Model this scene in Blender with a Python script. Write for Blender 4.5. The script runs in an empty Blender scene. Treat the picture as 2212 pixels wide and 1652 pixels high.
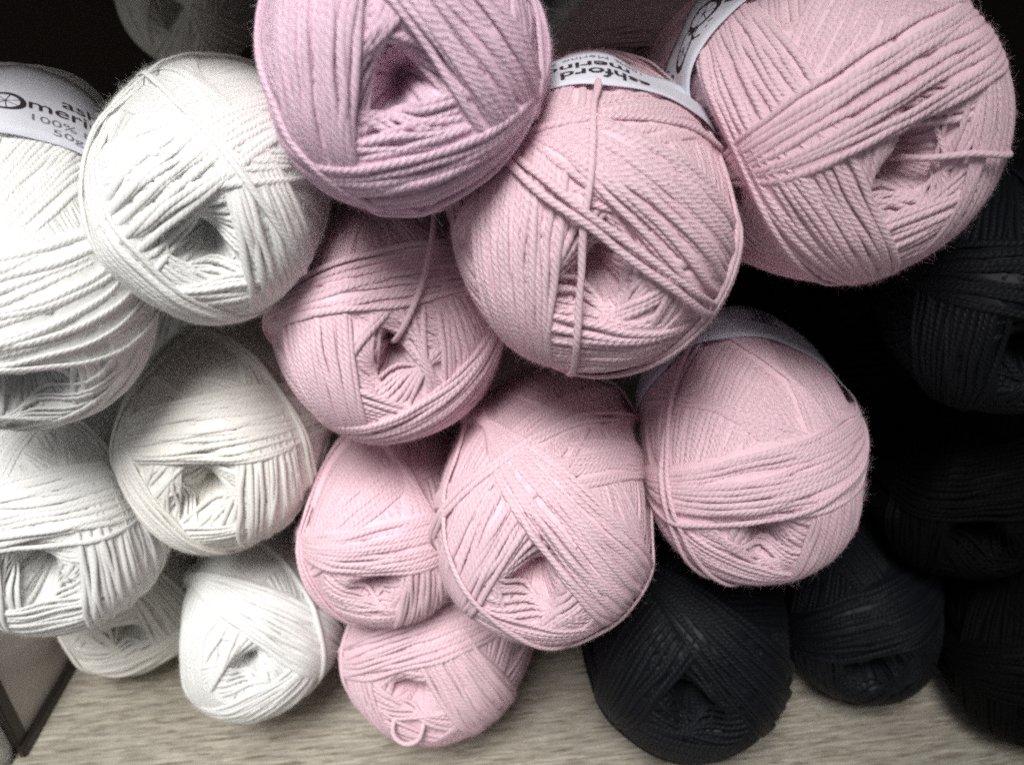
import bpy, bmesh, math, random
import numpy as np
from mathutils import Vector, Matrix

sc = bpy.context.scene
COL = sc.collection

# ------------------------------------------------------------------ camera
CAM_H, CAM_PITCH, F_PX, IMG_W, IMG_H = 0.2697, 31.27, 1736.0, 2212.0, 1652.0
cam_d = bpy.data.cameras.new('camera')
cam = bpy.data.objects.new('camera', cam_d)
COL.objects.link(cam)
cam.location = (0, 0, CAM_H)
cam.rotation_euler = (math.radians(90 - CAM_PITCH), 0, 0)
cam_d.sensor_fit = 'HORIZONTAL'
cam_d.sensor_width = 36.0
cam_d.lens = 36.0 * F_PX / IMG_W
cam_d.clip_start = 0.005
cam_d.clip_end = 20
cam_d.dof.use_dof = True
cam_d.dof.focus_distance = 0.195
cam_d.dof.aperture_fstop = 15
sc.camera = cam

# ------------------------------------------------------------------ light
world = bpy.data.worlds.new('World')
sc.world = world
world.use_nodes = True
bg = world.node_tree.nodes['Background']
bg.inputs[0].default_value = (0.95, 0.95, 1.0, 1)
bg.inputs[1].default_value = 0.12


def area(name, loc, target, sx, sy, power, col):
    l = bpy.data.lights.new(name, 'AREA')
    l.shape = 'RECTANGLE'
    l.size, l.size_y = sx, sy
    l.energy = power
    l.color = col
    o = bpy.data.objects.new(name, l)
    COL.objects.link(o)
    o.location = loc
    d = Vector(target) - Vector(loc)
    o.rotation_euler = d.to_track_quat('-Z', 'Y').to_euler()
    return o



spot = bpy.data.lights.new('key_spot', 'SPOT')  # key light from front above; beam narrowed to darken the frame edges
spot.energy = 54
spot.color = (1.0, 0.985, 0.965)
spot.spot_size = math.radians(39)
spot.spot_blend = 1.0
spot.shadow_soft_size = 0.21
spot_o = bpy.data.objects.new('key_spot', spot)
COL.objects.link(spot_o)
spot_o.location = (-0.16, -0.26, 0.84)
spot_o.rotation_euler = (Vector((-0.07, 0.185, 0.075)) - Vector(spot_o.location)).to_track_quat('-Z', 'Y').to_euler()
area('cool_fill', (-0.50, -0.60, 0.50), (-0.05, 0.21, 0.14), 0.5, 0.5, 0.5, (0.88, 0.90, 1.0))  # added cool fill from the left, no real window there

sc.view_settings.view_transform = 'Standard'
sc.view_settings.look = 'None'
sc.view_settings.exposure = 0.0
sc.view_settings.gamma = 1.0
sc.cycles.max_bounces = 8
sc.cycles.diffuse_bounces = 4
sc.cycles.use_denoising = False
sc.cycles.filter_width = 2.0
sc.cycles.sample_clamp_indirect = 3.0

# ------------------------------------------------------------------ helpers


def link(o, parent=None):
    COL.objects.link(o)
    if parent is not None:
        o.parent = parent
    return o


def tag(o, label=None, cat=None, group=None, kind=None):
    if label:
        o['label'] = label
    if cat:
        o['category'] = cat
    if group:
        o['group'] = group
    if kind:
        o['kind'] = kind
    return o


def mesh_np(name, verts, quads, uv=None, smooth=True, tris=None):
    me = bpy.data.meshes.new(name)
    nq = len(quads)
    nt = 0 if tris is None else len(tris)
    me.vertices.add(len(verts))
    me.vertices.foreach_set('co', np.asarray(verts, np.float32).ravel())
    me.loops.add(nq * 4 + nt * 3)
    idx = np.asarray(quads, np.int32).ravel()
    starts = np.arange(nq, dtype=np.int32) * 4
    if nt:
        idx = np.concatenate([idx, np.asarray(tris, np.int32).ravel()])
        starts = np.concatenate([starts, nq * 4 + np.arange(nt, dtype=np.int32) * 3])
    me.loops.foreach_set('vertex_index', idx)
    me.polygons.add(nq + nt)
    me.polygons.foreach_set('loop_start', starts)
    if smooth:
        me.polygons.foreach_set('use_smooth', np.ones(nq + nt, bool))
    if uv is not None:
        l = me.uv_layers.new(name='UVMap')
        l.data.foreach_set('uv', np.asarray(uv, np.float32).ravel())
    me.update(calc_edges=True)
    me.validate()
    return me


def box_bm(bm, x0, x1, y0, y1, z0, z1):
    r = bmesh.ops.create_cube(bm, size=1)
    for v in r['verts']:
        v.co = Vector((x0 + (v.co.x + .5) * (x1 - x0), y0 + (v.co.y + .5) * (y1 - y0), z0 + (v.co.z + .5) * (z1 - z0)))
    return r['verts']


def box_obj(name, dims, mat, parent=None, bevel=0.0006):
    bm = bmesh.new()
    box_bm(bm, *dims)
    if bevel:
        bmesh.ops.bevel(bm, geom=bm.edges[:], offset=bevel, segments=2, affect='EDGES')
    me = bpy.data.meshes.new(name)
    bm.to_mesh(me)
    bm.free()
    me.materials.append(mat)
    return link(bpy.data.objects.new(name, me), parent)


# ------------------------------------------------------------------ materials


def new_mat(name):
    m = bpy.data.materials.new(name)
    m.use_nodes = True
    nt = m.node_tree
    return m, nt, nt.nodes['Principled BSDF']


def srgb(r, g, b):
    return tuple(((c / 255) / 12.92 if c / 255 <= .04045 else ((c / 255 + .055) / 1.055) ** 2.4) for c in (r, g, b))


def yarn_mat(name, col, bump=0.42, var=0.10, spec=.15, rough=.92, heather=.15, sheen=.45):
    m, nt, b = new_mat(name)
    N, L = nt.nodes.new, nt.links.new
    uvn = N('ShaderNodeUVMap')
    sep = N('ShaderNodeSeparateXYZ')
    L(uvn.outputs[0], sep.inputs[0])

    def math_(op, a, bb):
        n = N('ShaderNodeMath')
        n.operation = op
        for i, x in enumerate((a, bb)):
            if x is None:
                continue
            if isinstance(x, (int, float)):
                n.inputs[i].default_value = x
            else:
                L(x, n.inputs[i])
        return n.outputs[0]
    # four plies twisted round each other: u is metres along the strand, v runs round it
    ph = math_('ADD', math_('MULTIPLY', sep.outputs[0], 2 * math.pi * 4 / 0.0062), math_('MULTIPLY', sep.outputs[1], 2 * math.pi * 4))
    ply = math_('ABSOLUTE', math_('SINE', math_('MULTIPLY', ph, 0.5), None), None)
    # fibres: fine noise stretched along the strand
    cmb = N('ShaderNodeCombineXYZ')
    L(math_('MULTIPLY', sep.outputs[0], 900.0), cmb.inputs[0])
    L(math_('MULTIPLY', math_('ADD', sep.outputs[1], math_('MULTIPLY', sep.outputs[0], 1 / 0.0062)), 40.0), cmb.inputs[1])
    nz = N('ShaderNodeTexNoise')
    nz.inputs['Scale'].default_value = 1.0
    nz.inputs['Detail'].default_value = 2
    L(cmb.outputs[0], nz.inputs['Vector'])
    hgt = math_('ADD', ply, math_('MULTIPLY', nz.outputs[0], 0.9))
    bp = N('ShaderNodeBump')
    bp.inputs['Strength'].default_value = bump
    bp.inputs['Distance'].default_value = 0.00025
    L(hgt, bp.inputs['Height'])
    L(bp.outputs[0], b.inputs['Normal'])
    # dye variation along the yarn
    n2 = N('ShaderNodeTexNoise')
    n2.inputs['Scale'].default_value = 60
    n2.inputs['Detail'].default_value = 3
    L(uvn.outputs[0], n2.inputs['Vector'])
    mr = N('ShaderNodeMapRange')
    mr.inputs[1].default_value, mr.inputs[2].default_value = .3, .7
    mr.inputs[3].default_value, mr.inputs[4].default_value = 1 - var, 1 + var * .3
    L(n2.outputs[0], mr.inputs[0])
    # single fibres differ a little in tone
    mf = N('ShaderNodeMapRange')
    mf.inputs[1].default_value, mf.inputs[2].default_value = .3, .7
    mf.inputs[3].default_value, mf.inputs[4].default_value = 1 - heather, 1 + heather * .4
    L(nz.outputs[0], mf.inputs[0])
    mx = N('ShaderNodeVectorMath')
    mx.operation = 'SCALE'
    mx.inputs[0].default_value = col
    L(math_('MULTIPLY', mr.outputs[0], mf.outputs[0]), mx.inputs['Scale'])
    L(mx.outputs[0], b.inputs['Base Color'])
    b.inputs['Roughness'].default_value = rough
    b.inputs['Sheen Weight'].default_value = sheen
    b.inputs['Sheen Roughness'].default_value = .45
    b.inputs['Sheen Tint'].default_value = (*[.15 + .85 * c for c in col], 1)
    b.inputs['Specular IOR Level'].default_value = spec
    return m


PINK = yarn_mat('pink merino yarn', srgb(246, 213, 223), bump=.7)
LILAC_LIT = yarn_mat('pink merino yarn with lilac light', srgb(241, 208, 225), bump=.7)  # pink yarn; lilac light spill is put into the base colour
WHITE = yarn_mat('white merino yarn', srgb(241, 241, 238), bump=0.34, var=.04, heather=.10)
CREAM = yarn_mat('cream merino yarn', srgb(243, 241, 234), bump=0.34, var=.04, heather=.10)
BLACK = yarn_mat('black merino yarn', srgb(9, 10, 11), spec=.1, rough=.6, sheen=.02, bump=.7)
NAVY = yarn_mat('blue black merino yarn', srgb(12, 15, 22), spec=.28, rough=.55, sheen=.05, bump=.7)


def fuzz_mat(name, col):
    m, nt, b = new_mat(name)
    N, L = nt.nodes.new, nt.links.new
    df, tr, mix = N('ShaderNodeBsdfDiffuse'), N('ShaderNodeBsdfTranslucent'), N('ShaderNodeMixShader')
    mix.inputs[0].default_value = .4
    for sh in (df, tr):
        sh.inputs['Color'].default_value = (*col, 1)
    L(df.outputs[0], mix.inputs[1])
    L(tr.outputs[0], mix.inputs[2])
    L(mix.outputs[0], nt.nodes['Material Output'].inputs['Surface'])
    nt.nodes.remove(b)
    return m


FUZZ = {PINK.name: fuzz_mat('pink fibre', srgb(249, 219, 228)), LILAC_LIT.name: fuzz_mat('pink fibre with lilac light', srgb(243, 214, 231)),  # the lilac one carries the same painted light spill
        WHITE.name: fuzz_mat('white fibre', srgb(247, 247, 244)), CREAM.name: fuzz_mat('cream fibre', srgb(247, 245, 237)),
        BLACK.name: fuzz_mat('black fibre', srgb(9, 10, 11)), NAVY.name: fuzz_mat('blue black fibre', srgb(14, 17, 24))}


def plain(name, col, rough=.6, spec=.4, bump=0.0, scale=400):
    m, nt, b = new_mat(name)
    n = nt.nodes.new('ShaderNodeTexNoise')
    tc = nt.nodes.new('ShaderNodeTexCoord')
    n.inputs['Scale'].default_value = scale
    n.inputs['Detail'].default_value = 4
    nt.links.new(tc.outputs['Object'], n.inputs['Vector'])
    r = nt.nodes.new('ShaderNodeMapRange')
    r.inputs[3].default_value, r.inputs[4].default_value = .9, 1.06
    nt.links.new(n.outputs[0], r.inputs[0])
    s = nt.nodes.new('ShaderNodeVectorMath')
    s.operation = 'SCALE'
    s.inputs[0].default_value = col
    nt.links.new(r.outputs[0], s.inputs['Scale'])
    nt.links.new(s.outputs[0], b.inputs['Base Color'])
    b.inputs['Roughness'].default_value = rough
    b.inputs['Specular IOR Level'].default_value = spec
    if bump:
        bp = nt.nodes.new('ShaderNodeBump')
        bp.inputs['Strength'].default_value = bump
        bp.inputs['Distance'].default_value = .0003
        nt.links.new(n.outputs[0], bp.inputs['Height'])
        nt.links.new(bp.outputs[0], b.inputs['Normal'])
    return m


PAPER = plain('label paper', srgb(220, 221, 230), .6, .4)
INK = plain('label ink', srgb(58, 50, 54), .7, .2)
GREYINK = plain('grey label ink', srgb(120, 120, 128), .7, .2)
TAUPE = plain('taupe laminate', srgb(186, 179, 175), .22, .5, .05, 900)
DARKTRIM = plain('dark brown edge trim', srgb(44, 38, 32), .45, .5)
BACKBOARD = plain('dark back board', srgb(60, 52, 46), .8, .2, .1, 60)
mg, ntg, bg_ = new_mat('clear plastic')
bg_.inputs['Base Color'].default_value = (.75, .76, .80, 1)
bg_.inputs['Roughness'].default_value = .06
bg_.inputs['Transmission Weight'].default_value = .85
bg_.inputs['IOR'].default_value = 1.49
CLEAR = mg


def wood_mat():
    m, nt, b = new_mat('pale oak shelf')
    N, L = nt.nodes.new, nt.links.new
    tc = N('ShaderNodeTexCoord')
    mp = N('ShaderNodeMapping')
    mp.inputs['Rotation'].default_value = (0, 0, math.radians(-7))
    L(tc.outputs['Object'], mp.inputs[0])

    def noise(sx, sy, detail, rough=.6, dist=0.0):
        s = N('ShaderNodeMapping')
        s.inputs['Scale'].default_value = (sx, sy, 1)
        L(mp.outputs[0], s.inputs[0])
        n = N('ShaderNodeTexNoise')
        n.inputs['Scale'].default_value = 1
        n.inputs['Detail'].default_value = detail
        n.inputs['Roughness'].default_value = rough
        n.inputs['Distortion'].default_value = dist
        L(s.outputs[0], n.inputs['Vector'])
        return n.outputs[0]
    fine = noise(55, 780, 6, .8, .8)
    pore = noise(75, 900, 4, .7, .4)
    wide = noise(9, 55, 3)
    cr = N('ShaderNodeValToRGB')
    cr.color_ramp.elements[0].position = .36
    cr.color_ramp.elements[0].color = (*srgb(144, 138, 127), 1)
    cr.color_ramp.elements[1].position = .63
    cr.color_ramp.elements[1].color = (*srgb(218, 212, 197), 1)
    L(fine, cr.inputs[0])
    cw = N('ShaderNodeValToRGB')
    cw.color_ramp.elements[0].position = .35
    cw.color_ramp.elements[0].color = (.86, .84, .82, 1)
    cw.color_ramp.elements[1].position = .65
    cw.color_ramp.elements[1].color = (1.0, 1.0, .98, 1)
    L(wide, cw.inputs[0])
    cp = N('ShaderNodeValToRGB')
    cp.color_ramp.elements[0].position = .36
    cp.color_ramp.elements[0].color = (.48, .42, .36, 1)
    cp.color_ramp.elements[1].position = .47
    cp.color_ramp.elements[1].color = (1, 1, 1, 1)
    L(pore, cp.inputs[0])
    m1 = N('ShaderNodeMix')
    m1.data_type = 'RGBA'
    m1.blend_type = 'MULTIPLY'
    m1.inputs[0].default_value = 1
    L(cr.outputs[0], m1.inputs[6])
    L(cw.outputs[0], m1.inputs[7])
    m2 = N('ShaderNodeMix')
    m2.data_type = 'RGBA'
    m2.blend_type = 'MULTIPLY'
    m2.inputs[0].default_value = 1
    L(m1.outputs[2], m2.inputs[6])
    L(cp.outputs[0], m2.inputs[7])
    L(m2.outputs[2], b.inputs['Base Color'])
    b.inputs['Roughness'].default_value = .55
    b.inputs['Specular IOR Level'].default_value = .35
    ad = N('ShaderNodeMath')
    ad.operation = 'ADD'
    L(fine, ad.inputs[0])
    L(pore, ad.inputs[1])
    bp = N('ShaderNodeBump')
    bp.inputs['Strength'].default_value = .8
    bp.inputs['Distance'].default_value = .0008
    L(ad.outputs[0], bp.inputs['Height'])
    L(bp.outputs[0], b.inputs['Normal'])
    return m


WOOD = wood_mat()

# ------------------------------------------------------------------ setting: one shelf compartment
tag(box_obj('shelf', (-0.60, 0.60, 0.09, 0.52, -0.022, 0.0), WOOD, bevel=.0012), kind='structure')
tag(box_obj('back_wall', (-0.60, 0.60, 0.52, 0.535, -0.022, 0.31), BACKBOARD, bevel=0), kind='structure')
tag(box_obj('unseen_shade_shelf', (-0.60, 0.60, 0.172, 0.52, 0.292, 0.314), WOOD, bevel=.0012), kind='structure')  # unseen board, placed so its shadow darkens the back of the pile

XP = -0.1790
dv = bpy.data.objects.new('shelf_divider', None)
dv.location = (XP, 0.19, 0)
link(dv)
tag(dv, 'low taupe divider panel with dark edges and clear plastic corner, left of the white balls', 'divider')


def dbox(name, d, mat, bevel=.0004):
    d = (d[0] - XP, d[1] - XP, d[2] - .19, d[3] - .19, d[4], d[5])
    return box_obj(name, d, mat, dv, bevel)


dbox('panel', (XP - .006, XP - .0012, .1872, .46, .0, .056), TAUPE)
dbox('base_trim', (XP - .0010, XP + .0016, .1800, .46, .0, .0042), DARKTRIM)
dbox('front_trim', (XP - .0066, XP - .0002, .1815, .1868, .0, .0575), DARKTRIM)
bm = bmesh.new()
bmesh.ops.create_cone(bm, cap_ends=True, segments=28, radius1=.0062, radius2=.0055, depth=.05, matrix=Matrix.Translation((-.0085, -.0118, .0255)))
bmesh.ops.bevel(bm, geom=[e for e in bm.edges if len(e.link_faces) == 2 and e.calc_face_angle(0) > .8], offset=.0012, segments=3, affect='EDGES')
me = bpy.data.meshes.new('corner_post')
bm.to_mesh(me)
bm.free()
for p in me.polygons:
    p.use_smooth = True
me.materials.append(CLEAR)
link(bpy.data.objects.new('corner_post', me), dv)

# ------------------------------------------------------------------ yarn balls
# centre x, y, z, yaw, pitch (degrees, front end), radius, length ratio
POSE = dict(
    P1=(-0.0236, 0.1909, 0.2380, 4.9, 4.4, 0.0300, 1.61), P2=(0.0189, 0.1989, 0.2022, -2.2, 2.1, 0.0338, 1.61),
    P3=(0.0735, 0.2132, 0.2193, 10.0, 4.0, 0.0365, 1.50), P4=(-0.0371, 0.2197, 0.1624, 9.5, 11.6, 0.0337, 1.58),
    P5=(-0.0405, 0.2080, 0.0935, 1.0, 5.0, 0.0280, 1.50), P6=(0.0112, 0.1915, 0.1150, -6.8, 11.9, 0.0324, 1.66),
    P7=(0.0704, 0.2020, 0.1275, -6.0, 0.3, 0.0324, 1.50), P8=(-0.0243, 0.2116, 0.0375, -9.5, 18.4, 0.0335, 1.50),
    W1=(-0.1330, 0.2085, 0.1905, 21.6, -20.9, 0.0338, 1.76), W2=(-0.0758, 0.2060, 0.2064, 12.5, -1.2, 0.0284, 1.72),
    W3=(-0.1485, 0.2151, 0.0950, 16.2, 12.0, 0.0352, 1.60), W4=(-0.0950, 0.2310, 0.1140, 7.4, 10.5, 0.0336, 1.68),
    W5=(-0.1562, 0.2453, 0.0300, 18.8, 9.6, 0.0302, 1.56), W6=(-0.0961, 0.2152, 0.0365, 14.3, 24.0, 0.0308, 1.51),
    B1=(0.1430, 0.2270, 0.1710, -12.2, -3.5, 0.0325, 1.62), B2=(0.1643, 0.2460, 0.0920, -14.6, -0.3, 0.0345, 1.62),
    B3=(0.0631, 0.2108, 0.0410, -7.9, 17.4, 0.0367, 1.61), B4=(0.1373, 0.2347, 0.0325, -13.6, 2.9, 0.0317, 1.61),
    B5=(0.1944, 0.2172, 0.0325, -18.1, -1.2, 0.0321, 1.61),
    G1=(-0.1600, 0.4450, 0.2250, 6, 0, 0.033, 1.6), G2=(0.0195, 0.4000, 0.2345, -4, 0, 0.033, 1.6),
    G4=(-0.060, 0.325, 0.120, 0, 0, 0.034, 1.6), G5=(0.012, 0.335, 0.165, 0, 0, 0.034, 1.6), G6=(0.108, 0.305, 0.150, -5, 0, 0.035, 1.6),
    G7=(0.126, 0.295, 0.112, -5, 0, 0.036, 1.6), G8=(-0.122, 0.315, 0.100, 5, 0, 0.034, 1.6), G9=(0.000, 0.315, 0.085, 0, 0, 0.034, 1.6),
    G3=(0.0490, 0.3330, 0.2150, -6, 4, 0.033, 1.6),
)
FLOORED = ('P8', 'W5', 'W6', 'B3', 'B4', 'B5')
NTH, NPH = 200, 400
PEXP = 2.65
LAYER = 0.0029           # how much the wound strands add to the core
SW, SH = 0.00079, 0.00043  # strand half width / half height


def frame(yaw, pit):
    yaw, pit = math.radians(yaw), math.radians(pit)
    z = np.array([math.sin(yaw) * math.cos(pit), -math.cos(yaw) * math.cos(pit), math.sin(pit)])
    x = np.cross([0, 0, 1], z)
    x /= np.linalg.norm(x)
    return np.stack([x, np.cross(z, x), z], 1)


def grid_dirs():
    th = (np.arange(NTH) + .5) / NTH * np.pi
    ph = (np.arange(NPH) + .5) / NPH * 2 * np.pi
    T, P = np.meshgrid(th, ph, indexing='ij')
    return T, P, np.stack([np.sin(T) * np.cos(P), np.sin(T) * np.sin(P), np.cos(T)], -1)


GT, GP, GD = grid_dirs()


def blur_phi(a, k):
    for _ in range(k):
        a = (np.roll(a, 1, 1) + 2 * a + np.roll(a, -1, 1)) / 4
        b = np.concatenate([a[:1], a, a[-1:]], 0)
        a = (b[:-2] + 2 * b[1:-1] + b[2:]) / 4
    return a


def core_radius(key, rng, hole):
    x, y, z, yaw, pit, R, ratio = POSE[key]
    M = frame(yaw, pit)
    a = R * ratio - LAYER
    R0 = R - LAYER
    s, c = np.sin(GT), np.abs(np.cos(GT))
    rho = ((s / R0) ** PEXP + (c / a) ** PEXP) ** (-1 / PEXP)
    # soft hand-squeezed lumps
    lump = np.zeros_like(rho)
    for _ in range(7):
        d = rng.normal(size=3)
        d /= np.linalg.norm(d)
        lump += rng.uniform(-1, 1) * np.exp(-((1 - GD @ d) / rng.uniform(.08, .3)))
    rho *= 1 + .022 * lump
    # pressed flat where it meets its neighbours and the shelf
    planes = []
    c0 = np.array([x, y, z])
    A = M[:, 2]
    for k, p in POSE.items():
        if k == key:
            continue
        c1 = np.array(p[:3])
        if np.linalg.norm(c1 - c0) > .13:
            continue
        A1 = frame(p[3], p[4])[:, 2]
        best = None
        for t in np.linspace(-1, 1, 13):
            q0 = c0 + A * t * (R * ratio - R * .8)
            for u in np.linspace(-1, 1, 13):
                q1 = c1 + A1 * u * (p[5] * p[6] - p[5] * .8)
                dd = np.linalg.norm(q1 - q0)
                if best is None or dd < best[0]:
                    best = (dd, q0, q1)
        dd, q0, q1 = best
        if dd < R + p[5] + .001:
            n = (q1 - q0) / dd
            pt = q0 + n * (dd * R / (R + p[5]))
            planes.append((n, pt))
    planes.append((np.array([0, 0, -1.]), np.array([0, 0, .0004])))
    if key in ('W5', 'W3'):
        planes.append((np.array([-1., 0, 0]), np.array([XP + .002, 0, 0])))
    for n, pt in planes:
        nl = M.T @ n
        dist = (pt - c0) @ n - LAYER
        if dist <= .004:
            continue
        dn = GD @ nl
        lim = np.where(dn > .05, dist / np.maximum(dn, .05), 9)
        k = 900.0
        rho = np.where(lim < rho + .012, -np.log(np.exp(-k * rho) + np.exp(-k * np.minimum(lim, .2))) / k, rho)
    # funnel of the pull hole at both ends
    hr, hd = hole
    p0, e0 = rng.uniform(0, 6.28), rng.uniform(.1, .3)
    for th in (GT, np.pi - GT):
        w = math.radians(hr) * (1 + e0 * np.cos(2 * (GP - p0)) + .12 * np.cos(3 * (GP + 2 * p0)))
        rho *= 1 - hd * np.exp(-(th / w) ** 3)
    return rho, a


def bil(g, th, ph):
    i = np.clip(th / np.pi * NTH - .5, 0, NTH - 1.001)
    j = (ph / (2 * np.pi) * NPH - .5) % NPH
    i0 = i.astype(int)
    j0 = j.astype(int) % NPH
    fi, fj = i - i0, j - np.floor(j)
    i1 = i0 + 1
    j1 = (j0 + 1) % NPH
    return (g[i0, j0] * (1 - fi) * (1 - fj) + g[i1, j0] * fi * (1 - fj) + g[i0, j1] * (1 - fi) * fj + g[i1, j1] * fi * fj)


def idx(d):
    th = np.arccos(np.clip(d[..., 2], -1, 1))
    ph = np.arctan2(d[..., 1], d[..., 0]) % (2 * np.pi)
    return np.minimum((th / np.pi * NTH).astype(int), NTH - 1), np.minimum((ph / (2 * np.pi) * NPH).astype(int), NPH - 1), th, ph


NS = 360
TT = np.arange(NS) / NS * 2 * np.pi
LATS = np.linspace(-1, 1, 7)


def hull_r(r):
    x, y = r * np.cos(TT), r * np.sin(TT)
    pts = sorted(range(NS), key=lambda i: (x[i], y[i]))

    def half(seq):
        h = []
        for i in seq:
            while len(h) >= 2 and (x[h[-1]] - x[h[-2]]) * (y[i] - y[h[-2]]) - (y[h[-1]] - y[h[-2]]) * (x[i] - x[h[-2]]) <= 0:
                h.pop()
            h.append(i)
        return h
    hs = sorted(set(half(pts)[:-1] + half(pts[::-1])[:-1]))
    # radius of each hull chord along every sample direction
    hs = np.array(hs)
    out = r.copy()
    for a, b in zip(hs, np.roll(hs, -1)):
        n = (b - a) % NS
        if n <= 1:
            continue
        k = (a + np.arange(1, n)) % NS
        ax, ay, bx, by = x[a], y[a], x[b], y[b]
        den = np.cos(TT[k]) * (by - ay) - np.sin(TT[k]) * (bx - ax)
        out[k] = (ax * by - ay * bx) / den
    return out


def smooth_ring(z, k):
    for _ in range(k):
        z = (np.roll(z, 1) + 2 * z + np.roll(z, -1)) / 4
    return z


class Ball:
    def __init__(self, key, seed, hole, flat=1.0):
        self.key = key
        self.sh = SH * flat
        self.rng = np.random.default_rng(seed)
        self.rho, self.a = core_radius(key, self.rng, hole)
        self.H = np.zeros_like(self.rho)
        self.F = np.zeros_like(self.rho)   # packed height below the loose bridges
        self.strands = []

    def wind(self, psi, gam, taut=.85, w=1.0, own=None, lift=0.0, cap=.001, fixed=None, cut=2.65):
        rng = self.rng
        psi, gam = math.radians(psi), math.radians(gam)
        dF = np.array([math.sin(gam) * math.cos(psi), math.sin(gam) * math.sin(psi), math.cos(gam)])
        e2 = np.array([-math.sin(psi), math.cos(psi), 0])
        n = np.cross(dF, e2)
        d = np.cos(TT)[:, None] * dF + np.sin(TT)[:, None] * e2
        wob = np.zeros(NS)
        for k, amp in ((2, .40), (3, .40), (5, .35), (9, .18), (14, .12), (23, .06), (37, .03)):
            wob += rng.normal() * amp * np.cos(k * TT + rng.uniform(0, 6.28))
        d = d + n * (wob * .0009 / .04)[:, None]
        d /= np.linalg.norm(d, axis=1)[:, None]
        i, j, th, ph = idx(d)
        r0 = bil(self.rho, th, ph)
        sw = SW * w
        foot = d[:, None, :] * r0[:, None, None] + n * (LATS * sw)[None, :, None]
        foot /= np.linalg.norm(foot, axis=2)[..., None]
        fi, fj, _, _ = idx(foot)
        h = self.H[fi, fj]
        mid = h[:, 1:-1]
        z = np.minimum(.7 * mid.max(1) + .3 * mid.mean(1), cap)
        zm = np.maximum.reduce([np.roll(z, k) for k in (-2, -1, 0, 1, 2)])
        zs = smooth_ring(zm, 12)
        if fixed is not None:
            zs = np.full(NS, fixed)
        r = r0 + zs
        rest = r.copy()
        if taut > 0:
            hr = hull_r(smooth_ring(r, 3))
            r = np.maximum(r - .0002, r + (hr - r) * taut)
        r = smooth_ring(r, 3) + lift
        top = (r - r0)[:, None] + self.sh * w * (1 + np.sqrt(np.clip(1 - (LATS * .97) ** 2, 0, 1)))[None]
        np.maximum.at(self.H, (fi, fj), top)
        on = (r - rest) < .0005
        np.maximum.at(self.F, (fi[on], fj[on]), top[on])
        pos = d * (r + self.sh * w)[:, None]
        self.strands.append(dict(pos=pos, n=n, fi=fi, fj=fj, top=top, th=th, w=w, own=own, cut=cut, off=rng.uniform(0, 3), thick=self.thick()))

    def thick(self):
        rng = self.rng
        f = np.full(NS, rng.normal(1.0, .07))
        for k, amp in ((3, .05), (7, .05), (17, .05), (31, .04), (53, .03)):
            f += amp * rng.normal() * np.cos(k * TT + rng.uniform(0, 6.28))
        return np.clip(f, .75, 1.3)

    def meridian(self, psi, spin):
        """strand that comes up one side and dives into the pull hole"""
        rng = self.rng
        th = np.linspace(math.radians(2.5), math.radians(120), NS)
        ph = math.radians(psi) + math.radians(spin) * np.exp(-th / .35) + rng.normal() * .02 * np.sin(th * 3)
        d = np.stack([np.sin(th) * np.cos(ph), np.sin(th) * np.sin(ph), np.cos(th)], 1)
        r0 = bil(self.rho, th, ph % (2 * np.pi))
        lift = rng.uniform(-.0003, .0003) + .0009 * np.clip((th - .25) / .25, 0, 1)
        pos = d * (r0 + lift)[:, None]
        t = np.gradient(pos, axis=0)
        t /= np.linalg.norm(t, axis=1)[:, None]
        n = np.cross(d, t)
        n /= np.linalg.norm(n, axis=1)[:, None]
        foot = pos[:, None, :] + n[:, None, :] * (LATS * SW)[None, :, None]
        foot /= np.linalg.norm(foot, axis=2)[..., None]
        fi, fj, _, _ = idx(foot)
        top = lift[:, None] + self.sh * np.sqrt(np.clip(1 - (LATS * .97) ** 2, 0, 1))[None]
        np.maximum.at(self.H, (fi, fj), top)
        np.maximum.at(self.F, (fi, fj), top)
        self.strands.append(dict(pos=pos, n=n, fi=fi, fj=fj, top=top, th=th, w=1.0, own=None, off=rng.uniform(0, 3), open=True, thick=self.thick()))

    def finish(self, coarse, back_cut):
        # keep the stretches of strand that show
        step = coarse
        fill = blur_phi(self.F, 3)
        self.fill = np.minimum(fill, self.F + .0008) - self.sh * .62
        for s in self.strands:
            hid = (self.H[s['fi'], s['fj']] - s['top']).min(1)
            vis = (hid < .00018) & (s['th'] < back_cut) & ((s['top'] - self.fill[s['fi'], s['fj']]).max(1) > .00005)
            if s['own']:
                vis = s['th'] < s['cut']
            v = vis.copy()
            for k in range(-step, step + 1):
                v |= np.roll(vis, k)
            if s.get('open'):
                v[:2] = vis[:2]
                v[-3:] = False
            s['vis'] = v

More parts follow.
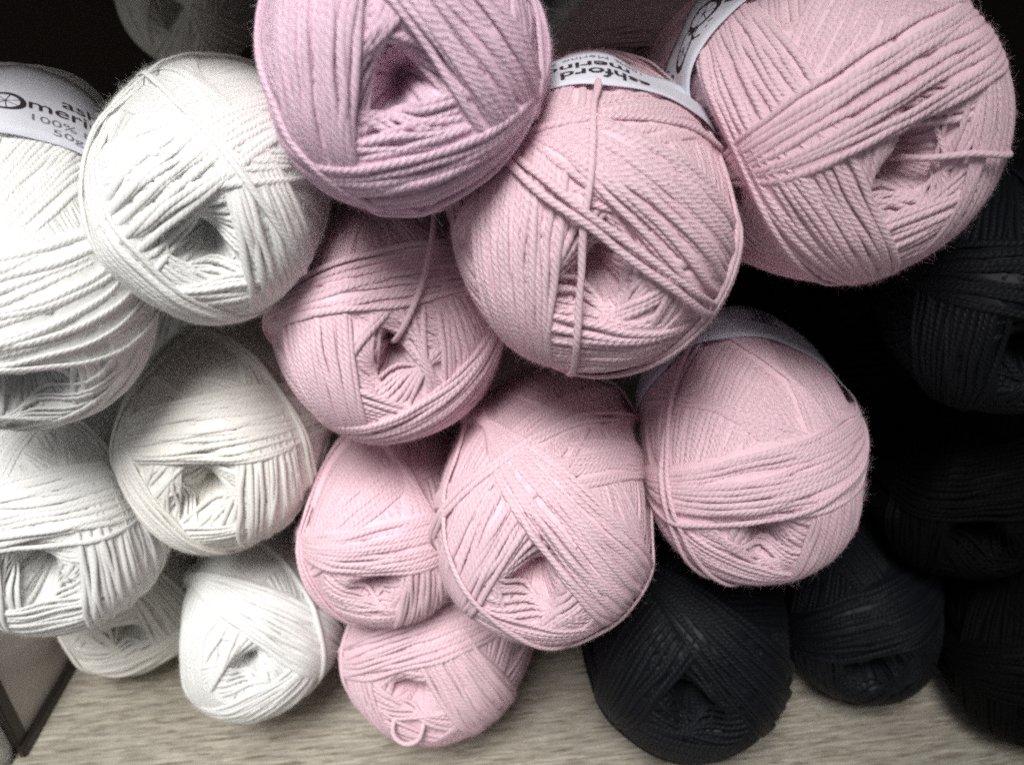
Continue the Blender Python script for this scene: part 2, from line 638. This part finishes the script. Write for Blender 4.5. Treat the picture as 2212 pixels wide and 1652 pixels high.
    def tube(self, strands, step, K, closed=True):
        V, Q, UV = [], [], []
        base = 0
        ang = np.arange(K) / K * 2 * np.pi if closed else np.radians(np.linspace(-28, 208, K))
        ca, sa, vv = np.cos(ang), np.sin(ang), np.append(ang, 2 * np.pi) / (2 * np.pi)
        for s in strands:
            sel = np.arange(0, NS, step)
            p = s['pos'][sel]
            m = len(sel)
            t = np.roll(p, -1, 0) - np.roll(p, 1, 0)
            t /= np.linalg.norm(t, axis=1)[:, None]
            if s.get('open'):
                t[0], t[-1] = p[1] - p[0], p[-1] - p[-2]
                t /= np.linalg.norm(t, axis=1)[:, None]
                side = s['n'][sel]
            else:
                side = s['n'] - t * (t @ s['n'])[:, None]
            side /= np.linalg.norm(side, axis=1)[:, None]
            up = np.cross(t, side)
            up *= np.sign((up * p).sum(1))[:, None]
            tk = s['thick'][sel][:, None, None] * s['w']
            ring = p[:, None] + side[:, None] * (ca * SW)[None, :, None] * tk + up[:, None] * (sa * self.sh)[None, :, None] * tk
            vis = s['vis'][sel]
            seg = vis & np.roll(vis, -1)
            if not seg.any():
                continue
            used = seg | np.roll(seg, 1)
            new = np.cumsum(used) - 1
            V.append(ring[used].reshape(-1, 3))
            i0 = np.nonzero(seg)[0]
            i1 = (i0 + 1) % m
            ln = np.linalg.norm(np.roll(p, -1, 0) - p, axis=1)
            u = np.concatenate([[0], np.cumsum(ln)])
            for k in range(K if closed else K - 1):
                k2 = (k + 1) % K
                q = np.stack([new[i0] * K + k, new[i1] * K + k, new[i1] * K + k2, new[i0] * K + k2], 1) + base
                Q.append(q)
                u0, u1 = u[i0] + s['off'], u[i0 + 1] + s['off']
                UV.append(np.stack([np.stack([u0, u0 * 0 + vv[k]], 1), np.stack([u1, u0 * 0 + vv[k]], 1),
                                    np.stack([u1, u0 * 0 + vv[k + 1]], 1), np.stack([u0, u0 * 0 + vv[k + 1]], 1)], 1).reshape(-1, 2))
            base += used.sum() * K
        if not V:
            return None
        return np.concatenate(V), np.concatenate(Q), np.concatenate(UV)

    def outer(self, th, ph):
        return bil(self.rho + self.H, th, ph)


def core_mesh(ball, fine=True):
    nt, nph = (80, 150) if fine else (44, 80)
    fill = ball.fill
    th = np.linspace(.0, np.pi, nt + 1)[1:-1]
    ph = np.arange(nph) / nph * 2 * np.pi
    T, P = np.meshgrid(th, ph, indexing='ij')
    r = bil(ball.rho + fill, T, P)
    v = np.stack([r * np.sin(T) * np.cos(P), r * np.sin(T) * np.sin(P), r * np.cos(T)], -1).reshape(-1, 3)
    m = nt - 1
    r_ = np.arange(m - 1)[:, None] * nph
    c = np.arange(nph)[None]
    c2 = (c + 1) % nph
    q = np.stack([r_ + c, r_ + nph + c, r_ + nph + c2, r_ + c2], -1).reshape(-1, 4)
    zt = bil(ball.rho, np.array([.01]), np.array([0.]))[0]
    v = np.concatenate([v, [[0, 0, zt], [0, 0, -zt]]])
    c = np.arange(nph)
    c2 = (c + 1) % nph
    t1 = np.stack([np.full(nph, len(v) - 2), c, c2], 1)
    t2 = np.stack([np.full(nph, len(v) - 1), (m - 1) * nph + c2, (m - 1) * nph + c], 1)
    return v, q, np.concatenate([t1, t2])


def add_fuzz(ball, root, n, length, mat):
    """loose fibres standing off the yarn, as hair curves"""
    rng = ball.rng
    P, W, U = [], [], []
    for st in ball.strands:
        p = st['pos']
        t = np.roll(p, -1, 0) - np.roll(p, 1, 0)
        t /= np.linalg.norm(t, axis=1)[:, None] + 1e-9
        d = p / np.linalg.norm(p, axis=1)[:, None]
        side = np.cross(t, d)
        v = st['vis'] & (st['th'] < 2.3)
        P.append(p[v])
        W.append(side[v])
        U.append(t[v])
    P, W, U = np.concatenate(P), np.concatenate(W), np.concatenate(U)
    I = rng.integers(0, len(P), n)
    nr = P[I] / np.linalg.norm(P[I], axis=1)[:, None]
    a = rng.uniform(.15, np.pi - .15, n)[:, None]
    out = W[I] * np.cos(a) * 1.0 + nr * np.sin(a)
    p = P[I] + W[I] * np.cos(a) * SW + nr * np.sin(a) * ball.sh + U[I] * rng.uniform(-1, 1, n)[:, None] * .0004
    L = np.clip(rng.gamma(2.2, length / 2.2, n), .0003, .0019)
    wisp = rng.random(n) < .008
    L[wisp] *= 1.7
    L = L[:, None]
    d = out * rng.uniform(.15, .8, n)[:, None] + U[I] * rng.normal(size=n)[:, None] * .7 + rng.normal(size=(n, 3)) * .35
    d /= np.linalg.norm(d, axis=1)[:, None]
    bend = rng.normal(size=(n, 3)) * .45 - nr * .35
    m = 4
    pts = np.stack([p + d * L * f + bend * L * f * f for f in np.linspace(0, 1, m)], 1)
    cu = bpy.data.hair_curves.new('fuzz')
    cu.add_curves([m] * n)
    cu.attributes['position'].data.foreach_set('vector', pts.astype(np.float32).ravel())
    at = cu.attributes.get('radius') or cu.attributes.new('radius', 'FLOAT', 'POINT')
    rad = np.tile(np.array([1.0, .9, .7, .3]), n) * .0000105
    at.data.foreach_set('value', rad.astype(np.float32))
    cu.materials.append(mat)
    o = bpy.data.objects.new('fuzz', cu)
    tag(link(o, root), kind='stuff')
    return o


def build_ball(key, name, label, group, mat, seed, bundles=(), loose=(), hole=(8.2, 0.42), coarse=3, fuzz=95000, nbase=(40, 44), own=26, K=6, fuzz_len=.0009, flat=1.0, sweeps=((180, 23), (0, 21))):
    x, y, z, yaw, pit, R, ratio = POSE[key]
    ball = Ball(key, seed, hole, flat)
    rng = ball.rng
    # innermost strands that dive into the pull hole
    spin = rng.uniform(45, 85) * rng.choice((-1, 1))
    for k in rng.permutation(nbase[0]):
        ball.meridian(k * 360 / nbase[0] + rng.uniform(-2, 2), spin + rng.uniform(-25, 25))
    p0 = rng.uniform(0, 360)
    for gi in range(3):
        p0 += rng.uniform(95, 140)
        st = rng.uniform(5, 10) * rng.choice((-1, 1))
        for k in range(7):
            ball.wind(p0 + st * k, hole[0] * .8 + k * .7, taut=.45, fixed=.0002 + .0005 * gi)
    # middle windings, a few strands side by side each time
    done = 0
    psi = rng.uniform(0, 360)
    while done < nbase[1]:
        m = int(rng.integers(5, 9))
        psi += 137.5 + rng.uniform(-12, 12)
        g0 = rng.uniform(7.5, 24)
        dg = rng.uniform(.8, 2.0)
        dp = rng.uniform(1.5, 3.2) * rng.choice((-1, 1))
        for k in range(m):
            ball.wind(psi + dp * k, g0 + dg * k + rng.normal() * .25, taut=.6, cap=.0003 + .0008 * done / nbase[1])
        done += m
    # long precessing passes that lay neat rows along the barrel
    sg = rng.choice((-1, 1))
    gs = [g + rng.uniform(-2, 2) for _, g in sweeps]
    for k in range(40):
        for k0, (pc, _) in enumerate(sweeps):
            ball.wind(pc + sg * (1 - 2 * k0) * (k - 19.5) * 2.5 + rng.normal() * .3, gs[k0] + rng.normal() * .4 + (k - 20) * .09, taut=.7, cap=.0009 + .0008 * k / 40)
    top, cuts = [], {}
    for (ps, g0, g1, m, dp) in bundles:
        for k in range(m):
            f = k / max(1, m - 1)
            top.append((ps + dp * (f - .5) * m, g0 + (g1 - g0) * f + rng.normal() * .3, .85, 1.0, 'yarn_strand', 0.0))
    for it in loose:
        top.append((it[0], it[1], 1.0, 1.02, 'loose_strand', it[2] if len(it) > 2 else .0003))
        if len(it) > 3:
            cuts[len(top) - 1] = math.radians(it[3])
    first_own = max(0, len(top) - own)
    for k, (ps, g, ta, w, nm, lift) in enumerate(top):
        ball.wind(ps, g, taut=ta, w=w, own=nm if k >= first_own else None, lift=lift, cut=cuts.get(k, math.radians(152)), cap=.0015 + .0024 * k / max(30, len(top)))
    ball.finish(coarse, math.radians(128))
    M = frame(yaw, pit)
    root = bpy.data.objects.new(name, None)
    root.empty_display_size = .01
    link(root)
    root.matrix_world = Matrix([[*M[0], x], [*M[1], y], [*M[2], z], [0, 0, 0, 1]])
    tag(root, label, 'yarn ball', group)
    v, q, t = core_mesh(ball, coarse == 3)
    me = mesh_np('core', v, q, uv=np.zeros((len(q) * 4 + len(t) * 3, 2)), tris=t)
    me.materials.append(mat)
    link(bpy.data.objects.new('core', me), root)
    g = ball.tube([s for s in ball.strands if not s['own']], coarse, 5, False)
    me = mesh_np('wound_yarn', *g)
    me.materials.append(mat)
    tag(link(bpy.data.objects.new('wound_yarn', me), root), kind='stuff')
    for s in ball.strands:
        if s['own']:
            g = ball.tube([s], coarse, K + 1)
            if g is None:
                continue
            me = mesh_np(s['own'], *g)
            me.materials.append(mat)
            link(bpy.data.objects.new(s['own'], me), root)
    if fuzz:
        add_fuzz(ball, root, fuzz, fuzz_len, FUZZ[mat.name])
    return ball, root


# ---- a free length of yarn through local points (loose ends, loops)
def free_strand(root, name, pts, mat, w=1.0):
    P = np.array(pts, float)
    n = len(P)
    out = []
    for i in range(n - 1):
        p0, p1, p2, p3 = P[max(0, i - 1)], P[i], P[i + 1], P[min(n - 1, i + 2)]
        for t in np.linspace(0, 1, 9)[: 9 if i == n - 2 else 8]:
            out.append(.5 * ((2 * p1) + (-p0 + p2) * t + (2 * p0 - 5 * p1 + 4 * p2 - p3) * t * t + (-p0 + 3 * p1 - 3 * p2 + p3) * t ** 3))
    p = np.array(out)
    m = len(p)
    K = 8
    t = np.gradient(p, axis=0)
    t /= np.linalg.norm(t, axis=1)[:, None]
    ref = np.array([.31, .52, .79])
    s = np.cross(t, ref)
    s /= np.linalg.norm(s, axis=1)[:, None]
    up = np.cross(t, s)
    a = np.arange(K) / K * 2 * np.pi
    ring = (p[:, None] + (s[:, None] * np.cos(a)[None, :, None] + up[:, None] * np.sin(a)[None, :, None]) * SW * .95 * w).reshape(-1, 3)
    u = np.concatenate([[0], np.cumsum(np.linalg.norm(np.diff(p, axis=0), axis=1))])
    Q, UV = [], []
    for i in range(m - 1):
        for k in range(K):
            k2 = (k + 1) % K
            Q.append((i * K + k, i * K + k2, (i + 1) * K + k2, (i + 1) * K + k))
            UV += [(u[i], k / K), (u[i], (k + 1) / K), (u[i + 1], (k + 1) / K), (u[i + 1], k / K)]
    me = mesh_np(name, ring, np.array(Q), np.array(UV))
    me.materials.append(mat)
    return link(bpy.data.objects.new(name, me), root)


# ---- paper bands with their print
class Label:
    """paper band round a ball; s runs round it (m), t along the ball's axis (m) from the band's middle"""

    def __init__(self, ball, root, z0, z1, phi0, flip, name='label_band', proud=.0004, span=None, tilt=0.0):
        self.tilt = tilt
        self.phi0, self.flip, self.root = math.radians(phi0), flip, root
        self.z0, self.z1 = z0, z1
        ph = np.arange(180) / 180 * 2 * np.pi
        self.R = np.zeros((5, 180))
        for a, zz in enumerate(np.linspace(z0, z1, 5)):
            r = np.full(180, .03)
            for _ in range(6):
                th = np.arctan2(r, zz - tilt * (1 - np.sin(ph)))
                r = ball.outer(th, ph) * np.sin(th)
            self.R[a] = r
        rows = []
        for m in self.R:
            m = np.maximum.reduce([np.roll(m, k) for k in range(-4, 5)])
            for _ in range(14):
                m = (np.roll(m, 1) + m * 2 + np.roll(m, -1)) / 4
            rows.append(m + proud)
        self.rz = np.array(rows)
        self.r = self.rz.mean(0)
        self.span = span
        nz = 9
        zs = np.linspace(z0, z1, nz)
        V, Q = [], []
        idxs = range(180) if span is None else range(*span)
        idxs = list(idxs)
        for i in idxs:
            for zz in zs:
                V.append(self.at(ph[i % 180], zz))
        n = len(idxs)
        for i in range(n if span is None else n - 1):
            j = (i + 1) % n
            for k in range(nz - 1):
                Q.append((i * nz + k, i * nz + k + 1, j * nz + k + 1, j * nz + k))
        me = mesh_np(name, np.array(V), np.array(Q))
        me.materials.append(PAPER)
        self.o = link(bpy.data.objects.new(name, me), root)
        md = self.o.modifiers.new('thick', 'SOLIDIFY')
        md.thickness = .00016
        md.offset = 0
        tag(self.o)
        self.n = 0

    def rad(self, ph):
        f = (ph / (2 * np.pi) * 180) % 180
        i = int(f)
        return self.r[i % 180] * (1 - f + i) + self.r[(i + 1) % 180] * (f - i)

    def at(self, ph, zz, lift=0.0):
        f = (ph / (2 * np.pi) * 180) % 180
        i = int(f)
        u = min(max((zz - self.z0) / (self.z1 - self.z0), 0), 1) * 4
        k = min(int(u), 3)
        c0 = self.rz[:, i % 180] * (1 - f + i) + self.rz[:, (i + 1) % 180] * (f - i)
        r = c0[k] * (1 - u + k) + c0[k + 1] * (u - k) + lift
        return (r * math.cos(ph), r * math.sin(ph), zz - self.tilt * (1 - math.sin(ph)))

    def put(self, s, t, lift=.00016):
        sg = 1 if self.flip else -1
        ph = self.phi0 + sg * s / self.rad(self.phi0)
        zc = (self.z0 + self.z1) / 2
        return self.at(ph % (2 * math.pi), zc + sg * t, lift)

    def mesh(self, name, verts2, faces, mat, lift=.00016):
        me = bpy.data.meshes.new(name)
        me.from_pydata([self.put(a, b, lift) for a, b in verts2], [], faces)
        me.materials.append(mat)
        return link(bpy.data.objects.new(name, me), self.o)

    def text(self, body, s, t, size, mat=INK, align='LEFT', bold=0.0, stretch=1.0):
        cu = bpy.data.curves.new('text', 'FONT')
        cu.body = body
        cu.size = size
        cu.align_x = align
        cu.offset = bold
        cu.resolution_u = 4
        o = bpy.data.objects.new('text', cu)
        COL.objects.link(o)
        dg = bpy.context.evaluated_depsgraph_get()
        ev = o.evaluated_get(dg)
        m = ev.to_mesh()
        bm = bmesh.new()
        bm.from_mesh(m)
        bmesh.ops.triangulate(bm, faces=bm.faces[:])
        bmesh.ops.subdivide_edges(bm, edges=[e for e in bm.edges if e.calc_length() > .0012], cuts=2)
        ev.to_mesh_clear()
        bmesh.ops.triangulate(bm, faces=bm.faces[:])
        bm.verts.ensure_lookup_table()
        vs = [(s + v.co.x * stretch, t + v.co.y) for v in bm.verts]
        fs = [[v.index for v in f.verts] for f in bm.faces]
        bm.free()
        bpy.data.objects.remove(o)
        bpy.data.curves.remove(cu)
        return self.mesh('lettering', vs, fs, mat)

    def strokes(self, name, lines, mat=INK):
        """lines: list of (points, widths)"""
        V, Fc = [], []
        for pts, ws in lines:
            n = len(pts)
            if not hasattr(ws, '__len__'):
                ws = [ws] * n
            b = len(V)
            for i in range(n):
                p0, p1 = pts[max(0, i - 1)], pts[min(n - 1, i + 1)]
                dx, dy = p1[0] - p0[0], p1[1] - p0[1]
                l = math.hypot(dx, dy) or 1
                nx, ny = -dy / l * ws[i] / 2, dx / l * ws[i] / 2
                V += [(pts[i][0] - nx, pts[i][1] - ny), (pts[i][0] + nx, pts[i][1] + ny)]
            for i in range(n - 1):
                Fc.append((b + 2 * i, b + 2 * i + 1, b + 2 * i + 3, b + 2 * i + 2))
        return self.mesh(name, V, Fc, mat)

    def wheel_logo(self, s, t, k):
        """line drawing of a spinning wheel with two wheels, k metres per unit"""
        def P(x, y):
            return (s + x * k, t + y * k)

        def ring(cx, cy, rx, ry, w0, w1, a0=0, a1=360, rot=0):
            pts, ws = [], []
            for i in range(41):
                a = math.radians(a0 + (a1 - a0) * i / 40)
                xx, yy = rx * math.cos(a), ry * math.sin(a)
                c, sn = math.cos(rot), math.sin(rot)
                pts.append(P(cx + xx * c - yy * sn, cy + xx * sn + yy * c))
                ws.append((w0 + (w1 - w0) * (.5 - .5 * math.cos(a))) * k)
            return pts, ws
        ln = [ring(0, 0, 1.0, .95, .16, .34), ring(2.15, .0, 1.05, .95, .36, .14)]
        for cx in (0, 2.15):
            for i in range(7):
                a = math.radians(20 + i * 51)
                ln.append(([P(cx, 0), P(cx + .92 * math.cos(a), .88 * math.sin(a))], .06 * k))
        ln += [([P(1.05, -.55), P(1.1, .55), P(.3, 1.35)], .15 * k), ([P(1.0, .0), P(1.5, 1.0), P(1.2, 1.5)], .14 * k),
               ([P(.6, 1.5), P(1.5, 1.0), P(.75, .6)], .10 * k), ([P(.3, 1.35), P(-1.5, 1.9)], .12 * k), ([P(-1.5, 1.9), P(-1.0, 1.0), P(.9, .3)], .14 * k),
               ([P(-1.0, 1.0), P(-1.9, .6)], .26 * k), ([P(-1.9, .6), P(-2.4, .1)], .30 * k), ([P(-1.6, .3), P(-2.2, -.3)], .18 * k),
               ([P(1.05, -.2), P(1.5, -.75)], .10 * k), ([P(.9, .1), P(1.35, .1)], .3 * k)]
        return self.strokes('wheel_emblem', ln)


# ------------------------------------------------------------------ the balls, one by one
# bundle: (side of the pull hole it passes, first angle, last angle, strands, fan per strand)
GP_ = 'pink yarn balls in the pile'
GW_ = 'white yarn balls in the pile'
GB_ = 'black yarn balls in the pile'

b_p1, r_p1 = build_ball('P1', 'yarn_ball', 'pink yarn ball at the top centre, lilac light painted into its colour, open dark hole facing out', GP_, LILAC_LIT, 11,
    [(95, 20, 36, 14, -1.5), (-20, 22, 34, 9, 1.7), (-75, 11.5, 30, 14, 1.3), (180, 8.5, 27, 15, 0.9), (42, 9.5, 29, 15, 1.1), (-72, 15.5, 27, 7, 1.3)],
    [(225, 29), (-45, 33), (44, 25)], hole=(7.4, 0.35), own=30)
b_p2, r_p2 = build_ball('P2', 'yarn_ball', 'pink yarn ball right of centre with single strands crossing its hole, paper band behind', GP_, PINK, 22,
    [(10, 22, 34, 14, 1.5), (120, 24, 38, 10, 1.4), (-92, 11.5, 31, 15, 1.2), (186, 9.5, 29, 16, 0.9), (52, 12.5, 33, 15, 0.77)],
    [(178, 4.0, .0008, 58), (55, 8, .0008), (54, 10.5, .0006), (-40, 33), (-50, 36, .0012), (-46, 34, .001), (100, 37)], hole=(8.0, 0.35), own=32)
b_p3, r_p3 = build_ball('P3', 'yarn_ball', 'large pink yarn ball at top right, banded with the wheel emblem', GP_, PINK, 33,
    [(75, 24, 38, 14, 1.5), (160, 20, 36, 14, 0.9), (-60, 10.5, 30, 15, 1.2), (2, 11.5, 33, 16, 0.9), (222, 12.5, 33, 15, 1.1), (118, 9.5, 25, 10, 0.69)],
    [(120, 27), (226, 34)], hole=(8.3, 0.37), own=30)
b_p4, r_p4 = build_ball('P4', 'yarn_ball', 'pink yarn ball below the top centre one, strand running into its small hole', GP_, PINK, 44,
    [(20, 20, 34, 10, 1.5), (-105, 12.5, 32, 14, 1.7), (188, 10.5, 31, 16, 0.99), (-58, 13.5, 27, 10, 0.9), (97, 14.5, 29, 9, 0.85)],
    [(105, 31, .0006)], hole=(6.2, 0.33), own=30)
b_p5, r_p5 = build_ball('P5', 'yarn_ball', 'narrow pink yarn ball squeezed between the cream ball and the big pink one', GP_, PINK, 55,
    [(-80, 14.5, 32, 14, 1.5), (140, 24, 36, 9, 1.5), (-4, 10.5, 32, 15, 0.99), (95, 9.5, 27, 14, 0.77)],
    [(215, 27), (217, 30, .0006), (214, 33)], hole=(7.6, 0.35), own=28)
b_p6, r_p6 = build_ball('P6', 'yarn_ball', 'big pink yarn ball jutting out low in the centre, crossed bands over its hole', GP_, PINK, 66,
    [(10, 24, 38, 14, 1.5), (-95, 13.5, 32, 14, 1.3), (110, 26, 38, 10, 1.3), (160, 10.5, 30, 15, 0.9), (42, 8.5, 30, 16, 0.69)],
    [(222, 15, .0006), (140, 33), (142, 36), (-70, 35, .0008)], hole=(7.4, 0.34), own=30)
b_p7, r_p7 = build_ball('P7', 'yarn_ball', 'pink yarn ball at right above the black ones, two strands curving down its left', GP_, PINK, 77,
    [(60, 24, 38, 14, 1.7), (-100, 12.5, 32, 14, 1.3), (2, 12.5, 34, 15, 0.99), (108, 9.5, 29, 15, 0.69)],
    [(212, 30, .0006), (215, 24, .0006), (110, 9.5)], hole=(7.0, 0.35), own=28)
b_p8, r_p8 = build_ball('P8', 'yarn_ball', 'pink yarn ball on the wooden shelf with a loop hanging from its hole', GP_, PINK, 88,
    [(-110, 14.5, 30, 10, 1.5), (200, 14.5, 32, 10, 1.3), (35, 10.5, 31, 17, 0.85), (116, 10.5, 28, 10, 0.77)],
    [(190, 33)], hole=(6.4, 0.30), own=28)

b_w1, r_w1 = build_ball('W1', 'yarn_ball', 'white yarn ball at the left edge with a printed paper band', GW_, WHITE, 101,
    [(30, 22, 36, 14, 1.5), (-60, 12.5, 32, 14, 1.3), (180, 10.5, 32, 14, 1.1), (95, 9.5, 30, 15, 0.77)],
    [(96, 33), (200, 30), (80, 9)], hole=(7.0, 0.33), fuzz=115000, flat=.62)
b_w2, r_w2 = build_ball('W2', 'yarn_ball', 'large white yarn ball beside the top centre pink one, round hole facing out', GW_, WHITE, 112,
    [(150, 24, 36, 10, 1.5), (-85, 11.5, 30, 14, 1.3), (8, 9.5, 29, 15, 0.9), (97, 15.5, 34, 14, 1.1), (126, 9.5, 24, 9, 0.77), (222, 13.5, 31, 10, 0.9)],
    [(205, 37, .0008), (25, 19)], hole=(8.0, 0.35), fuzz=115000, flat=.62)
b_w3, r_w3 = build_ball('W3', 'yarn_ball', 'white yarn ball at the left edge above the taupe divider', GW_, WHITE, 123,
    [(40, 22, 36, 14, 1.5), (-85, 10.5, 31, 15, 1.1), (175, 10.5, 30, 10, 1.1), (0, 11.5, 32, 15, 0.9), (92, 9.5, 30, 15, 0.77)],
    [(5, 35), (8, 38)], hole=(8.0, 0.34), fuzz=115000, flat=.62)
b_w4, r_w4 = build_ball('W4', 'yarn_ball', 'cream white yarn ball in the middle of the white stack, deep hole', GW_, CREAM, 134,
    [(60, 24, 38, 10, 1.5), (-80, 12.5, 31, 14, 1.3), (-4, 10.5, 31, 15, 0.9), (95, 10.5, 31, 15, 0.77), (216, 14.5, 32, 14, 0.9)],
    [(10, 36), (12, 39), (185, 37, .0006)], hole=(8.0, 0.35), fuzz=115000, flat=.62)
b_w5, r_w5 = build_ball('W5', 'yarn_ball', 'shaded white yarn ball on the shelf in the back left corner', GW_, CREAM, 145,
    [(120, 20, 34, 14, 1.5), (20, 10.5, 31, 14, 1.1), (-70, 10.5, 28, 14, 1.1)], [(200, 30)], hole=(6.4, 0.32), fuzz=60000, own=16)
b_w6, r_w6 = build_ball('W6', 'yarn_ball', 'lowest white yarn ball, standing on the pale wood beside the pink ball', GW_, WHITE, 156,
    [(180, 20, 34, 15, 1.4), (-60, 12.5, 31, 14, 1.3), (50, 9.5, 33, 19, 0.77)], [(0, 33)], hole=(6.7, 0.30), fuzz=115000, flat=.62)

kb = dict(fuzz=40000, own=18)
b_b1, r_b1 = build_ball('B1', 'yarn_ball', 'black yarn ball under the large pink one at the right edge', GB_, NAVY, 201,
    [(30, 20, 34, 14, 1.5), (190, 10.5, 32, 14, 1.1), (92, 12.5, 33, 15, 0.77)], [(5, 12), (95, 36)], **kb)
b_b2, r_b2 = build_ball('B2', 'yarn_ball', 'black yarn ball in deep shade right of the pink ball', GB_, BLACK, 212,
    [(30, 20, 34, 14, 1.5), (190, 10.5, 32, 14, 1.1), (110, 10.5, 33, 15, 0.77)], [], **kb)
b_b3, r_b3 = build_ball('B3', 'yarn_ball', 'blue black yarn ball lying foremost on the shelf, bands crossing in an X', GB_, NAVY, 223,
    [(-90, 12.5, 32, 15, 1.1), (100, 26, 38, 10, 1.5), (155, 10.5, 33, 16, 0.85), (48, 10.5, 33, 16, 0.85)], [(-88, 33), (-84, 36)], hole=(7.0, 0.33), **kb)
b_b4, r_b4 = build_ball('B4', 'yarn_ball', 'small black yarn ball set back between the two other black balls on the shelf', GB_, NAVY, 234,
    [(200, 10.5, 32, 14, 1.1), (120, 10.5, 34, 17, 0.85)], [(-95, 33), (-70, 30)], **kb)
b_b5, r_b5 = build_ball('B5', 'yarn_ball', 'black yarn ball on the shelf in the lower right corner', GB_, BLACK, 245,
    [(200, 10.5, 32, 14, 1.1), (110, 10.5, 33, 15, 0.85)], [], **kb)

kg = dict(fuzz=0, own=0, coarse=4, K=5, nbase=(24, 40), sweeps=())
build_ball('G1', 'yarn_ball', 'dim white yarn ball far back behind the white balls at top left', GW_, CREAM, 301, [(100, 10.5, 32, 15, 0.9)], **kg)
build_ball('G2', 'yarn_ball', 'dim white yarn ball far back between the top centre and large pink balls', GW_, CREAM, 302, [(60, 10.5, 32, 15, 0.9)], **kg)
build_ball('G3', 'yarn_ball', 'dark shaded pink yarn ball behind the banded pink balls', GP_, PINK, 303, [(100, 10.5, 32, 15, 0.9)], **kg)

build_ball('G4', 'yarn_ball', 'added pink yarn ball that keeps the gap dark behind the white and pink stacks', GP_, PINK, 304, [(100, 14, 32, 12, 0.9)], **kg)  # added to cover the lit shelf behind this gap
build_ball('G5', 'yarn_ball', 'added pink yarn ball filling the dark gap under the top centre ball', GP_, PINK, 305, [(100, 14, 32, 12, 0.9)], **kg)  # invented back ball, put in to keep the gap dark
build_ball('G6', 'yarn_ball', 'added black yarn ball standing in for shade between the upper pink ball and the black ones', GB_, BLACK, 306, [(100, 14, 32, 12, 0.9)], **kg)  # invented ball; its black stands in for the shade of the gap

build_ball('G7', 'yarn_ball', 'added black yarn ball that darkens the low gap behind the right pink ball', GB_, BLACK, 307, [(100, 14, 32, 12, 0.9)], **kg)  # added black ball, darkens the gap where lit shelf would show
build_ball('G8', 'yarn_ball', 'added white yarn ball that fills the dark gap behind the left white stack', GW_, CREAM, 308, [(100, 14, 32, 12, 0.9)], **kg)  # added so the gap between the white balls stays dark
build_ball('G9', 'yarn_ball', 'added pink yarn ball that fills the dark gap low behind the central pink balls', GP_, PINK, 309, [(100, 14, 32, 12, 0.9)], **kg)  # added to keep the gap between the pink balls dark

# ------------------------------------------------------------------ loose ends and paper bands
a = b_p8.a
free_strand(r_p8, 'yarn_loop', [(.001, -.003, a * .72), (-.003, -.006, a * .90), (-.0055, -.010, a * 1.01), (-.005, -.0145, a * 1.05), (-.001, -.0165, a * 1.06),
                                (.003, -.0145, a * 1.05), (.0042, -.010, a * 1.02), (.004, -.006, a * .92), (.003, -.002, a * .74)], PINK)
a = b_p3.a
free_strand(r_p3, 'loose_end', [(-.001, -.001, a * .74), (.003, .0005, a * .95), (.010, .002, a * 1.04), (.018, .0012, a * 1.03), (.0245, .0, a * .90), (.0302, -.001, a * .72), (.0322, -.0012, a * .52)], PINK)
a = b_p4.a
free_strand(r_p4, 'loose_end', [(-.0005, .0005, a * .70), (.001, .004, a * .93), (.004, .010, a * 1.03), (.008, .018, a * 1.01), (.011, .0255, a * .90), (.0130, .0310, a * .70), (.0135, .0330, a * .52)], PINK)

L1 = Label(b_w1, r_w1, -.032, .0040, 92, False)
L1.text('ashford', .0190, -0.0004, .0062, stretch=1.25, bold=.00005)
L1.text('merino', .0112, -0.0052, .0062, stretch=1.25, bold=.00005)
L1.text('100% Merino', .0112, -0.0102, .0040, GREYINK, stretch=1.3)
L1.text('50gm', .0165, -0.0144, .0040, GREYINK, stretch=1.3)
L1.wheel_logo(-.0010, -.0040, .0036)

L2 = Label(b_p2, r_p2, .0040, .0240, 90, True, tilt=.030)
L2.text('ashford', -.0125, .0030, .0060, stretch=1.15, bold=.00012)
L2.text('merino', -.0080, -.0020, .0060, stretch=1.15, bold=.00012)
L2.text('100% Merino 50gm', -.0120, -.0065, .0036, GREYINK)

L3 = Label(b_p3, r_p3, -.011, .0135, 140, True)
L3.wheel_logo(-.0015, .0015, .0042)
L3.text('merino', .0130, -.0040, .0062, stretch=1.1)
L3.text('100% Merino', .0120, -.0090, .0036, GREYINK)

R3 = L3.rad(math.radians(-8))
fl = bpy.data.meshes.new('label_flap')
fl.from_pydata([(R3 - .002, -.009, .012), (R3 + .0105, -.0075, .0075), (R3 - .002, .002, .006), (R3 - .002, -.009, .0118), (R3 + .0105, -.0075, .0073), (R3 - .002, .002, .0058)], [],
               [(0, 1, 2), (5, 4, 3), (0, 3, 4, 1), (1, 4, 5, 2), (2, 5, 3, 0)])
fl.materials.append(PAPER)
tag(link(bpy.data.objects.new('label_flap', fl), L3.o), 'loose white corner of the paper band')

L7 = Label(b_p7, r_p7, -.034, -.002, 90, False)
rb = random.Random(4)
xx, ln = -.010, []
while xx < .010:
    w = rb.choice((.0003, .0003, .0006, .0009))
    ln.append(([(xx, -.004), (xx, .008)], w))
    xx += w + rb.choice((.0004, .0006, .0008))
L7.strokes('barcode', ln)

print('TRIS', sum(sum(len(p.vertices) - 2 for p in m.polygons) * m.users for m in bpy.data.meshes))
